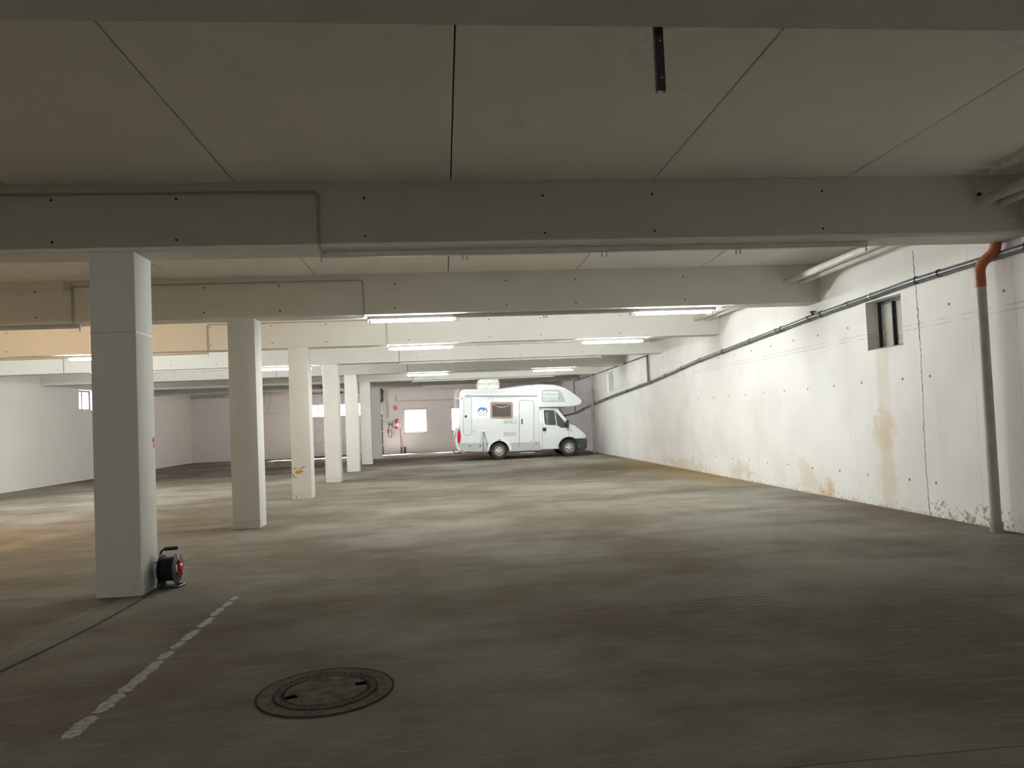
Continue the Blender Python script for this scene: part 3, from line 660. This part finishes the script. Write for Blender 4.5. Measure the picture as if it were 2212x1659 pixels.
# ------------------------------------------------------------------ motorhome
VX, VY, VW = 2.047, 29.70, 1.10
V = empty('motorhome', (VX, VY, 0), 'white alcove motorhome with grey skirt parked at the far end', 'motorhome')
def SP(px, py):
    u, v = (px-950)/.17179, (py-780)/.17179
    return (-.07827+.00309186*u-.00013098*v-VX, 3.90996-.00012962*u-.003078*v+.017)
R = lambda a, b: SP(960+a*.10854, 820+b*.10854)      # side elevation, rear half drawing
F = lambda a, b: SP(1110+a*.1085, 820+b*.1085)       # side elevation, front half drawing
YN = -VW                                             # near side plane
def rr2(D, a0, b0, a1, b1, r, n=4):
    return [D(*p) for p in rrect(a0, b0, a1, b1, r, n)]
def plate(name, pts, mat, t=.008, par=None, y=None, bev=0):
    bm = NB(); y = YN if y is None else y; prism(bm, pts, y+.002, y-t, 'Y', bev, 1); return obj(name, bm, mat, par or V, smooth=40)
def outline(name, D, a0, b0, a1, b1, r, w, mat, t=.006, par=None, y=None):
    bm = NB(); y = YN if y is None else y; o = [D(*p) for p in rrect(a0, b0, a1, b1, r)]; i = [D(*p) for p in rrect(a0+w, b0+w, a1-w, b1-w, max(2, r-w))]
    ring2d(bm, o, i, y+.002, y-t); return obj(name, bm, mat, par or V)
def arcpts(D, c, r, a0, a1, n=14):
    return [D(c[0]+r*math.cos(math.radians(a0+(a1-a0)*k/n)), c[1]-r*math.sin(math.radians(a0+(a1-a0)*k/n))) for k in range(n+1)]
WR, WF = (1088, 1425), (1112, 1370)
body = [R(370, 1442), R(325, 1390), R(300, 1335), R(298, 320), R(306, 275), R(325, 240), R(355, 215), R(400, 203), R(740, 200), R(1080, 198), F(0, 150), F(200, 124), F(430, 105), F(600, 99), F(800, 108),
        F(950, 143), F(1040, 180), F(1150, 245), F(1230, 300), F(1320, 372), F(1355, 415), F(1366, 450), F(1350, 485), F(1310, 510), F(1240, 528), F(1120, 545), F(900, 553), F(505, 562), F(500, 600), F(500, 1228), F(530, 1290), F(548, 1422), R(1295, 1442)]
body += arcpts(R, WR, 200, 0, 180)[0:]+[R(885, 1442)]
bm = NB(); prism(bm, body, -VW, VW, 'Y', .055, 3); obj('body', bm, 'van', V, smooth=50)
bm = NB(); bx0, bz0 = R(300, 1440); bx1 = F(548, 1420)[0]; box(bm, bx0+.25, R(870, 0)[0]-.02, -1.02, 1.02, .32, bz0+.08); box(bm, R(1310, 0)[0], F(880, 1400)[0], -.95, .95, .34, bz0+.07); box(bm, R(870, 0)[0]-.02, R(1310, 0)[0], -.62, .62, .45, .95); obj('underbody', bm, 'vdark', V, smooth=0)
# grey skirt (both sides) in three visible panels
for s in (-1, 1):
    def sk(pts, nm='skirt_panel'):
        bm = NB(); prism(bm, pts, s*(VW-.004), s*(VW+.007), 'Y', .002, 1); return obj(nm, bm, 'vangrey', V, smooth=0)
    sk([R(318, 1268), R(420, 1268), R(420, 1440), R(372, 1440), R(330, 1388)])
    sk([R(424, 1268)]+[R(905, 1268)]+arcpts(R, WR, 255, 143, 176, 5)+[R(835, 1440), R(424, 1440)])
    sk([R(1340, 1268), F(105, 1262), F(108, 1424), R(1345, 1440)]+arcpts(R, WR, 255, 0, 35, 5)[::1])
    sk([F(113, 1262), F(397, 1262), F(400, 1422), F(115, 1424)])
    sk([F(403, 1250), F(490, 1245), F(530, 1300), F(546, 1418), F(405, 1420)])
    # white wheel arch moulding
    o = arcpts(R, WR, 257, 4, 176, 18); i = arcpts(R, WR, 197, 4, 176, 18)
    bm = NB(); prism(bm, o+i[::-1], s*(VW-.01), s*(VW+.045), 'Y', .012, 2); obj('wheel_arch', bm, 'van', V, smooth=50)
bm = NB(); prism(bm, rr2(R, 1066, 1195, 1130, 1222, 10), YN-.01, YN-.052); obj('side_marker', bm, 'amber', V, smooth=0)
plate('side_marker', rr2(F, 425, 1264, 490, 1300, 10), 'amber', .014)
for a in (512, 715): plate('skirt_latch', rr2(R, a-22, 1314, a+22, 1330, 5), 'vdark', .012)
# doors, hatches, windows on the near side
sd = plate('storage_door', rr2(R, 386, 376, 542, 1108, 42), 'van', .008)
outline('seam', R, 380, 370, 548, 1114, 48, 9, 'seam', .012, sd)
bm = NB(); c = R(428, 742); lathe(bm, [(.0, -.022), (.04, -.022), (.05, -.006)], (c[0], YN, c[1]), 'Y', 18); obj('lock', bm, 'vdark', sd)
plate('hatch_badge', rr2(R, 470, 1042, 510, 1052, 3), 'seam', .012, sd)
ed = plate('entry_door', [F(*p) for p in rrect(108, 424, 392, 1258, 45)[:10]]+[F(108, 1258), F(396, 1258)][::1], 'van', .006) if False else plate('entry_door', rr2(F, 108, 424, 393, 1258, 40), 'van', .006)
bm = NB(); o = [F(98, 1424), F(98, 460), F(108, 432), F(130, 416), F(370, 416), F(392, 432), F(402, 460), F(406, 1422)]; i = [F(112, 1424), F(112, 464), F(120, 444), F(136, 430), F(364, 430), F(380, 444), F(388, 464), F(396, 1422)]
ring2d(bm, o, i, YN+.002, YN-.011); obj('door_seam', bm, 'seam', ed)
plate('door_handle', rr2(F, 148, 792, 170, 900, 8), 'blackp', .03, ed); plate('door_lock', rr2(F, 142, 792, 172, 838, 6), 'seam', .024, ed)
plate('door_stay', rr2(F, 325, 1238, 355, 1250, 4), 'vdark', .014, ed)
w = outline('window_frame', R, 912, 455, 1358, 788, 34, 40, 'brown', .022)
plate('window_pane', rr2(R, 948, 494, 1322, 750, 14), 'glassd', .014, w)
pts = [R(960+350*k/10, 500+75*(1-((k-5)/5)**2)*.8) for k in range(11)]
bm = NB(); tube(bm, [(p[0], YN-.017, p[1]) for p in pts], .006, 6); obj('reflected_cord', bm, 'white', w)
aw = plate('alcove_window', [F(548, 240), F(560, 214), F(590, 204), F(880, 204), F(925, 222), F(965, 290), F(1005, 370), F(1028, 425), F(1015, 448), F(985, 455), F(590, 455), F(560, 442), F(548, 415)], 'greyf', .012)
plate('window_pane', rr2(F, 578, 238, 885, 425, 10), 'glassl', .017, aw)
for b in (258, 335): plate('blind_rail', rr2(F, 580, b, 884, b+10, 3), 'white', .021, aw)
for a in (640, 810): plate('window_catch', rr2(F, a-20, 402, a+20, 418, 4), 'seam', .022, aw)
plate('window_handle', rr2(F, 884, 362, 896, 396, 4), 'vdark', .02, aw)
# awning
a0, a1 = R(370, 262), F(478, 250); az0, az1 = F(470, 335), R(370, 335)
bm = NB(); prism(bm, [R(372, 262), F(474, 252), F(478, 268), F(474, 322), F(440, 332), R(395, 334), R(372, 318)], YN+.002, YN-.09, 'Y', .018, 2); aw = obj('awning', bm, 'van', V, smooth=50)
bm = NB(); prism(bm, [R(385, 332), F(462, 330), F(445, 345), R(420, 352)], YN+.002, YN-.06); obj('awning_lip', bm, 'seam', aw, smooth=0)
bm = NB(); prism(bm, [R(365, 256), F(474, 246), F(474, 250), R(365, 261)], YN+.002, YN-.02); obj('awning_rail', bm, 'seam', aw, smooth=0)
plate('awning_badge', rr2(R, 428, 312, 492, 321, 3), 'seam', .094, aw)
plate('side_light', rr2(R, 342, 360, 358, 408, 6), 'vdark', .012)
# half-moon lamp
al = plate('awning_lamp', [R(912+62*math.cos(math.radians(t_)), 416-50*math.sin(math.radians(t_))) for t_ in range(0, 181, 15)], 'greyf', .03)
plate('lamp_lens', [R(912+40*math.cos(math.radians(t_)), 414-28*math.sin(math.radians(t_))) for t_ in range(0, 181, 20)], 'white', .036, al)
# vents
for b0, b1 in ((818, 888), (1052, 1132)):
    v_ = plate('fridge_vent', rr2(R, 1172, b0, 1428, b1, 8), 'vent', .014)
    for q in range(5):
        bz = b0+10+(b1-b0-16)*q/5; plate('vent_slat', rr2(R, 1186, bz, 1414, bz+5, 2), 'greyf', .019, v_)
plate('vent_sticker', rr2(R, 1362, 828, 1392, 866, 3), 'white', .022)
# water cap, mains inlet
bm = NB(); c = R(608, 1000); lathe(bm, [(.0, -.022), (.055, -.022), (.065, -.008), (.065, .0)], (c[0], YN, c[1]), 'Y', 20); wc = obj('water_cap', bm, 'van', V)
bm = NB(); lathe(bm, [(.062, -.012), (.070, -.012), (.070, .0), (.062, .0)], (c[0], YN, c[1]), 'Y', 20, True); obj('cap_rim', bm, 'seam', wc)
plate('cap_lock', rr2(R, 575, 1040, 600, 1054, 4), 'vdark', .012)
mi = plate('mains_inlet', rr2(R, 738, 1008, 798, 1056, 8), 'white', .03)
plate('inlet_flap', rr2(R, 742, 1040, 790, 1060, 5), 'seam', .034, mi)
for pts, mt in (([(785, 1060), (790, 1110), (770, 1150), (772, 1440)], 'rubber'), ([(745, 1060), (725, 1170), (712, 1290)], 'conduit'), ([(788, 1100), (815, 1190), (855, 1290), (850, 1370), (815, 1420)], 'rubber')):
    bm = NB(); tube(bm, bend([(R(*p)[0], YN-.04, R(*p)[1]) for p in pts], .05), .008, 6); obj('mains_cable', bm, mt, mi)
bm = NB(); tube(bm, [(R(783, 1060)[0], YN-.045, R(783, 1060)[1]), (R(786, 1125)[0], YN-.045, R(786, 1125)[1])], [.016, .011], 8); obj('plug', bm, 'vdark', mi)
# logo: two blue birds over black squares on a line
lg = plate('logo_line', rr2(R, 610, 718, 875, 724, 2), 'seam', .004)
for pts in ([(660, 640), (668, 605), (690, 575), (715, 562), (740, 564), (765, 570), (790, 560), (803, 566), (806, 590), (815, 600), (790, 612), (765, 602), (740, 610), (720, 605), (690, 635), (676, 650)],
            [(740, 640), (765, 612), (790, 598), (815, 590), (845, 580), (850, 592), (835, 602), (850, 618), (858, 634), (846, 648), (836, 640), (838, 622), (815, 612), (790, 625), (775, 640)],
            [(812, 655), (835, 645), (856, 636), (856, 646), (840, 656), (815, 664)], [(672, 652), (690, 636), (712, 650), (700, 660)]):
    plate('blue_bird', [R(*p) for p in pts], 'blue', .005, lg)
for cx_, cz_, w_, h_ in ((679, 686, 14, 8), (722, 670, 16, 6), (735, 692, 13, 7), (705, 706, 13, 8), (745, 716, 14, 6), (778, 706, 13, 8), (780, 662, 14, 8), (800, 692, 4, 3), (822, 684, 14, 8)):
    plate('checker', [R(cx_-w_, cz_+h_*.2), R(cx_-w_*.4, cz_-h_), R(cx_+w_, cz_-h_*.6), R(cx_+w_*.5, cz_+h_)], 'ink', .005, lg)
# lettering
def lettering(txt, a0, a1, base, h, mat, y):
    cu = bpy.data.curves.new('lettering', 'FONT'); cu.body = txt; cu.size = 1; cu.extrude = .0; cu.resolution_u = 3
    tmp = bpy.data.objects.new('lettering', cu); COL.objects.link(tmp); dg = bpy.context.evaluated_depsgraph_get(); dg.update()
    me = bpy.data.meshes.new_from_object(tmp.evaluated_get(dg)); bpy.data.objects.remove(tmp)
    xs = [v.co.x for v in me.vertices]; ys = [v.co.y for v in me.vertices]; P0 = R(a0, base); P1 = R(a1, base); hh = R(a0, base-h)[1]-P0[1]
    x0, x1, yy0, yy1 = min(xs), max(xs), min(ys), max(ys)
    for v in me.vertices:
        q = (v.co.x-x0)/(x1-x0); v.co = Vector((P0[0]+(P1[0]-P0[0])*q, y, P0[1]+hh*(v.co.y-yy0)/(yy1-yy0)))
    me.materials.clear(); me.materials.append(MT[mat]); o = bpy.data.objects.new('lettering', me); COL.objects.link(o); o.parent = V; return o
lettering('S P O R T   T R A V E L L E R', 610, 1040, 834, 20, 'textg', YN-.006)
# tail light
tl = plate('tail_light', [R(*p) for p in ((288, 950), (305, 965), (322, 1020), (334, 1090), (336, 1160), (328, 1240), (312, 1310), (300, 1335), (275, 1305), (262, 1250), (258, 1150), (262, 1060), (272, 990))], 'seam', .012)
plate('red_lens', [R(*p) for p in ((285, 1010), (302, 1012), (318, 1060), (326, 1130), (320, 1210), (305, 1268), (290, 1275), (272, 1240), (262, 1150), (268, 1070))], 'redl', .022, tl)
bm = NB(); prism(bm, [R(*p) for p in ((302, 900), (262, 955), (230, 1010), (206, 1110), (212, 1190), (232, 1290), (262, 1350), (330, 1420), (345, 1400), (310, 900))], -1.08, 1.08, 'Y', .05, 3); obj('rear_bulge', bm, 'van', V, smooth=50)
bm = NB(); prism(bm, [R(*p) for p in ((255, 955), (232, 985), (206, 1085), (203, 1140), (214, 1200), (238, 1180), (250, 1080))], -1.085, -.9, 'Y', .01, 1); obj('rear_corner_panel', bm, 'seam', V)
bm = NB(); prism(bm, [R(*p) for p in ((245, 1355), (275, 1350), (340, 1425), (375, 1445), (330, 1442), (250, 1385))], -1.06, 1.06, 'Y', .015, 1); obj('rear_bumper', bm, 'van', V)
# ladder
ld = None
for k_, (yy, dx) in enumerate(((-.42, 0), (-.80, 28))):
    pts = [R(p[0]+dx, p[1]) for p in ((250, 198), (206, 325), (204, 380), (210, 580), (212, 820))]
    bm = NB(); tube(bm, bend([(p[0], yy, p[1]) for p in pts], .06), .014, 8); o = obj('ladder_rail', bm, 'white', V)
for b in (370, 470, 560, 655, 770):
    p = R(208, b); q = R(236, b); bm = NB(); tube(bm, [(p[0], -.42, p[1]), (q[0], -.80, q[1])], .011, 8); obj('ladder_rung', bm, 'zinc', V)
p = R(240, 380); q = R(305, 380); bm = NB(); box(bm, p[0], q[0], -.83, -.77, p[1]-.035, p[1]+.035); box(bm, p[0]-.05, q[0], -.45, -.39, p[1]-.035, p[1]+.035); p = R(225, 800); box(bm, p[0], q[0], -.82, -.78, p[1]-.02, p[1]+.02); obj('ladder_bracket', bm, 'white', V, smooth=0)
pts = [R(*p) for p in ((370, 1455), (300, 1480), (230, 1490), (200, 1475), (190, 1432))]
bm = NB(); tube(bm, bend([(p[0], 0, p[1]) for p in pts], .05), .02, 8); obj('tow_bar', bm, 'vdark', V)
bm = NB(); tube(bm, bend([(R(*p)[0], -.5, R(*p)[1]) for p in ((290, 1470), (320, 1495), (355, 1495), (385, 1460))], .05), .015, 8); obj('tow_eye', bm, 'vdark', V)
# roof box, roof vent, roof rails
b0, b1 = R(625, 190), R(1085, 5); rz = R(700, 204)[1]
xa, xb = R(640, 0)[0]+.03, R(1085, 0)[0]+.03
bm = NB(); box(bm, xa, xb, -.78, .18, rz-.005, rz+.21, .035, 3); rb = obj('roof_box', bm, 'boxw', V, smooth=50)
bm = NB(); box(bm, xa-.035, xb+.03, -.815, .215, rz+.19, rz+.225, .012, 2); obj('box_rim', bm, 'boxw', rb, smooth=50)
bm = NB(); prism(bm, [(xa+.0, rz+.22), (xb, rz+.22), (xb-.025, rz+.355), (xb-.07, rz+.40), (xa+.09, rz+.40), (xa+.03, rz+.355)], -.78, .18, 'Y', .05, 3); obj('box_lid', bm, 'boxw', rb, smooth=50)
for x in (xa+.03, (xa+xb)/2, xb-.1):
    bm = NB(); box(bm, x, x+.06, -.79, -.775, rz+.17, rz+.25, .004); obj('box_latch', bm, 'greyf', rb, smooth=0)
p = F(430, 104); q = F(600, 98); bm = NB(); box(bm, p[0], q[0], -.6, .0, p[1]-.06, q[1]+.03, .015); obj('roof_vent', bm, 'van', V, smooth=0)
bm = NB(); tube(bm, bend([(p_[0], .6, p_[1]+.075) for p_ in (F(-60, 155), F(100, 128), F(330, 102), F(420, 118))], .05), .014, 8); obj('roof_rail', bm, 'seam', V)
bm = NB(); p = F(60, 140); q = F(330, 112); prism(bm, [(p[0], p[1]-.12), (p[0], p[1]+.02), (q[0], q[1]+.03), (q[0], q[1]-.12)], -.4, .5); obj('solar_panel', bm, 'vdark', V, smooth=0)

# cab
CW = 1.0
cab = [F(480, 570), F(850, 572), F(890, 598), F(1060, 800), F(1150, 905), F(1225, 925), F(1330, 1008), F(1420, 1082), F(1440, 1120), F(1445, 1390), F(1320, 1392)]
cab += arcpts(F, WF, 205, 355, 540, 14)[::1]+[F(900, 1392), F(548, 1402), F(480, 1402)]
bm = NB(); prism(bm, cab, -CW, CW, 'Y', .06, 3); cb = obj('cab', bm, 'van', V, smooth=50)
def cpl(name, pts, mat, t=.01, par=None): return plate(name, pts, mat, t, par, -CW)
wn = cpl('side_window', [F(600, 625), F(615, 612), F(812, 618), F(832, 630), F(1035, 860), F(1075, 905), F(1070, 968), F(955, 972), F(860, 918), F(650, 912), F(626, 895), F(612, 820)], 'vdark', .008, cb)
cpl('window_pane', [F(612, 632), F(808, 628), F(848, 912), F(650, 905), F(628, 885)], 'glasscab', .012, wn)
cpl('quarter_pane', [F(838, 648), F(1028, 862), F(1030, 940), F(960, 962), F(868, 912)], 'glasscab', .012, wn)
cpl('window_pillar', [F(815, 625), F(828, 632), F(868, 918), F(852, 918)], 'van', .016, wn)
cpl('seat_back', [F(632, 650), F(690, 645), F(694, 900), F(655, 900)], 'seatg', .0135, wn)
for pts in ([F(566, 635), F(574, 635), F(580, 1400), F(570, 1400)], [F(1106, 930), F(1113, 930), F(1112, 1170), F(1105, 1170)]): cpl('door_seam', pts, 'seam', .006, cb)
cpl('waist_crease', [F(575, 1148), F(1380, 1150), F(1380, 1170), F(575, 1164)], 'van', .018, cb)
cpl('gutter_strip', [F(505, 572), F(860, 574), F(880, 598), F(860, 612), F(600, 600), F(505, 632)], 'greyf', .012, cb)
cpl('door_handle', rr2(F, 580, 968, 650, 1038, 8), 'blackp', .018, cb)
cpl('key_lock', rr2(F, 607, 1052, 622, 1066, 5), 'vdark', .012, cb)
cpl('indicator', rr2(F, 1142, 1012, 1170, 1050, 8), 'seam', .014, cb)
mr = cpl('mirror', [F(1050, 822), F(1078, 812), F(1092, 840), F(1090, 920), F(1075, 968), F(1048, 968), F(1036, 900)], 'blackp', .20, cb)
bm = NB(); p0, p1 = F(905, 604), F(1152, 905)
nx, nz = (p1[1]-p0[1]), -(p1[0]-p0[0]); L_ = math.hypot(nx, nz); nx, nz = -nx/L_*.012, -nz/L_*.012
prism(bm, [p0, p1, (p1[0]+nx, p1[1]+nz), (p0[0]+nx, p0[1]+nz)], -.86, .86); obj('windscreen', bm, 'glasscab', cb, smooth=0)
bm = NB(); prism(bm, [F(1378, 1100), F(1395, 1088), F(1424, 1084), F(1447, 1120), F(1447, 1172), F(1388, 1172)], -CW-.012, -.55, 'Y', .008, 1); hl = obj('headlight', bm, 'lens', cb)
bm = NB(); prism(bm, [F(1378, 1100), F(1395, 1088), F(1424, 1084), F(1447, 1120), F(1447, 1172), F(1388, 1172)], .55, CW+.012, 'Y', .008, 1); obj('headlight', bm, 'lens', cb)
bump = [F(1215, 1186), F(1458, 1180), F(1474, 1235), F(1466, 1290), F(1480, 1325), F(1468, 1372), F(1425, 1402), F(1312, 1402)]+arcpts(F, WF, 207, -5, 62, 8)
bm = NB(); prism(bm, bump, -CW-.02, CW+.02, 'Y', .03, 2); obj('front_bumper', bm, 'vdark', V, smooth=50)
o = arcpts(F, WF, 222, 20, 175, 14); i = arcpts(F, WF, 203, 20, 175, 14)
bm = NB(); prism(bm, o+i[::-1], -CW+.01, -CW-.02); obj('arch_lip', bm, 'vdark', V)
bm = NB(); x_, z_ = F(*WF); box(bm, x_-.36, x_+.36, -.62, .62, .42, .92); obj('wheel_well', bm, 'vdark', V, smooth=0)
bm = NB(); x_, z_ = R(*WR); lathe(bm, [(.36, -.6), (.36, -1.0)], (x_, 0, z_), 'Y', 24) if False else box(bm, x_-.34, x_+.34, -.62, .62, .5, .9); obj('wheel_well', bm, 'vdark', V, smooth=0)
# step
p, q = F(120, 1455), F(412, 1455); bm = NB(); box(bm, p[0], q[0], -1.12, -.85, p[1]-.04, p[1]-.015); obj('entry_step', bm, 'zinc', V, smooth=0)
# wheels
def wheel(x, y, s):
    z = .335
    wh = bpy.data.objects.new('wheel', None); COL.objects.link(wh); wh.parent = V; wh.location = (x, y, z); wh.empty_display_size = .1
    bm = NB(); prof = [(.20, -.09), (.29, -.105), (.322, -.092), (.335, -.06), (.335, .06), (.322, .092), (.29, .105), (.20, .09)]
    lathe(bm, prof, (0, 0, 0), 'Y', 36, True); obj('tyre', bm, 'rubber', wh)
    bm = NB(); lathe(bm, [(0, s*.03), (.205, s*.03), (.205, s*.10), (.195, s*.108), (.185, s*.10), (.175, s*.06), (.14, s*.055), (.12, s*.075), (.07, s*.085), (.055, s*.10), (0, s*.10)], (0, 0, 0), 'Y', 32); rm = obj('rim', bm, 'chrome', wh)
    bm = NB(); lathe(bm, [(.152, s*.0605), (.178, s*.068), (.182, s*.099), (.176, s*.099), (.170, s*.072), (.152, s*.063)], (0, 0, 0), 'Y', 32, True); obj('rim_groove', bm, 'vdark', rm)
    for k in range(5):
        a = math.radians(90+72*k+36); bm = NB(); lathe(bm, [(0, s*.092), (.026, s*.092), (.026, s*.06)], (.095*math.cos(a), 0, .095*math.sin(a)), 'Y', 10); obj('rim_hole', bm, 'vdark', rm)
for D, c in ((R, WR), (F, WF)):
    x = D(*c)[0]
    wheel(x, -.93, -1); wheel(x, .93, 1)
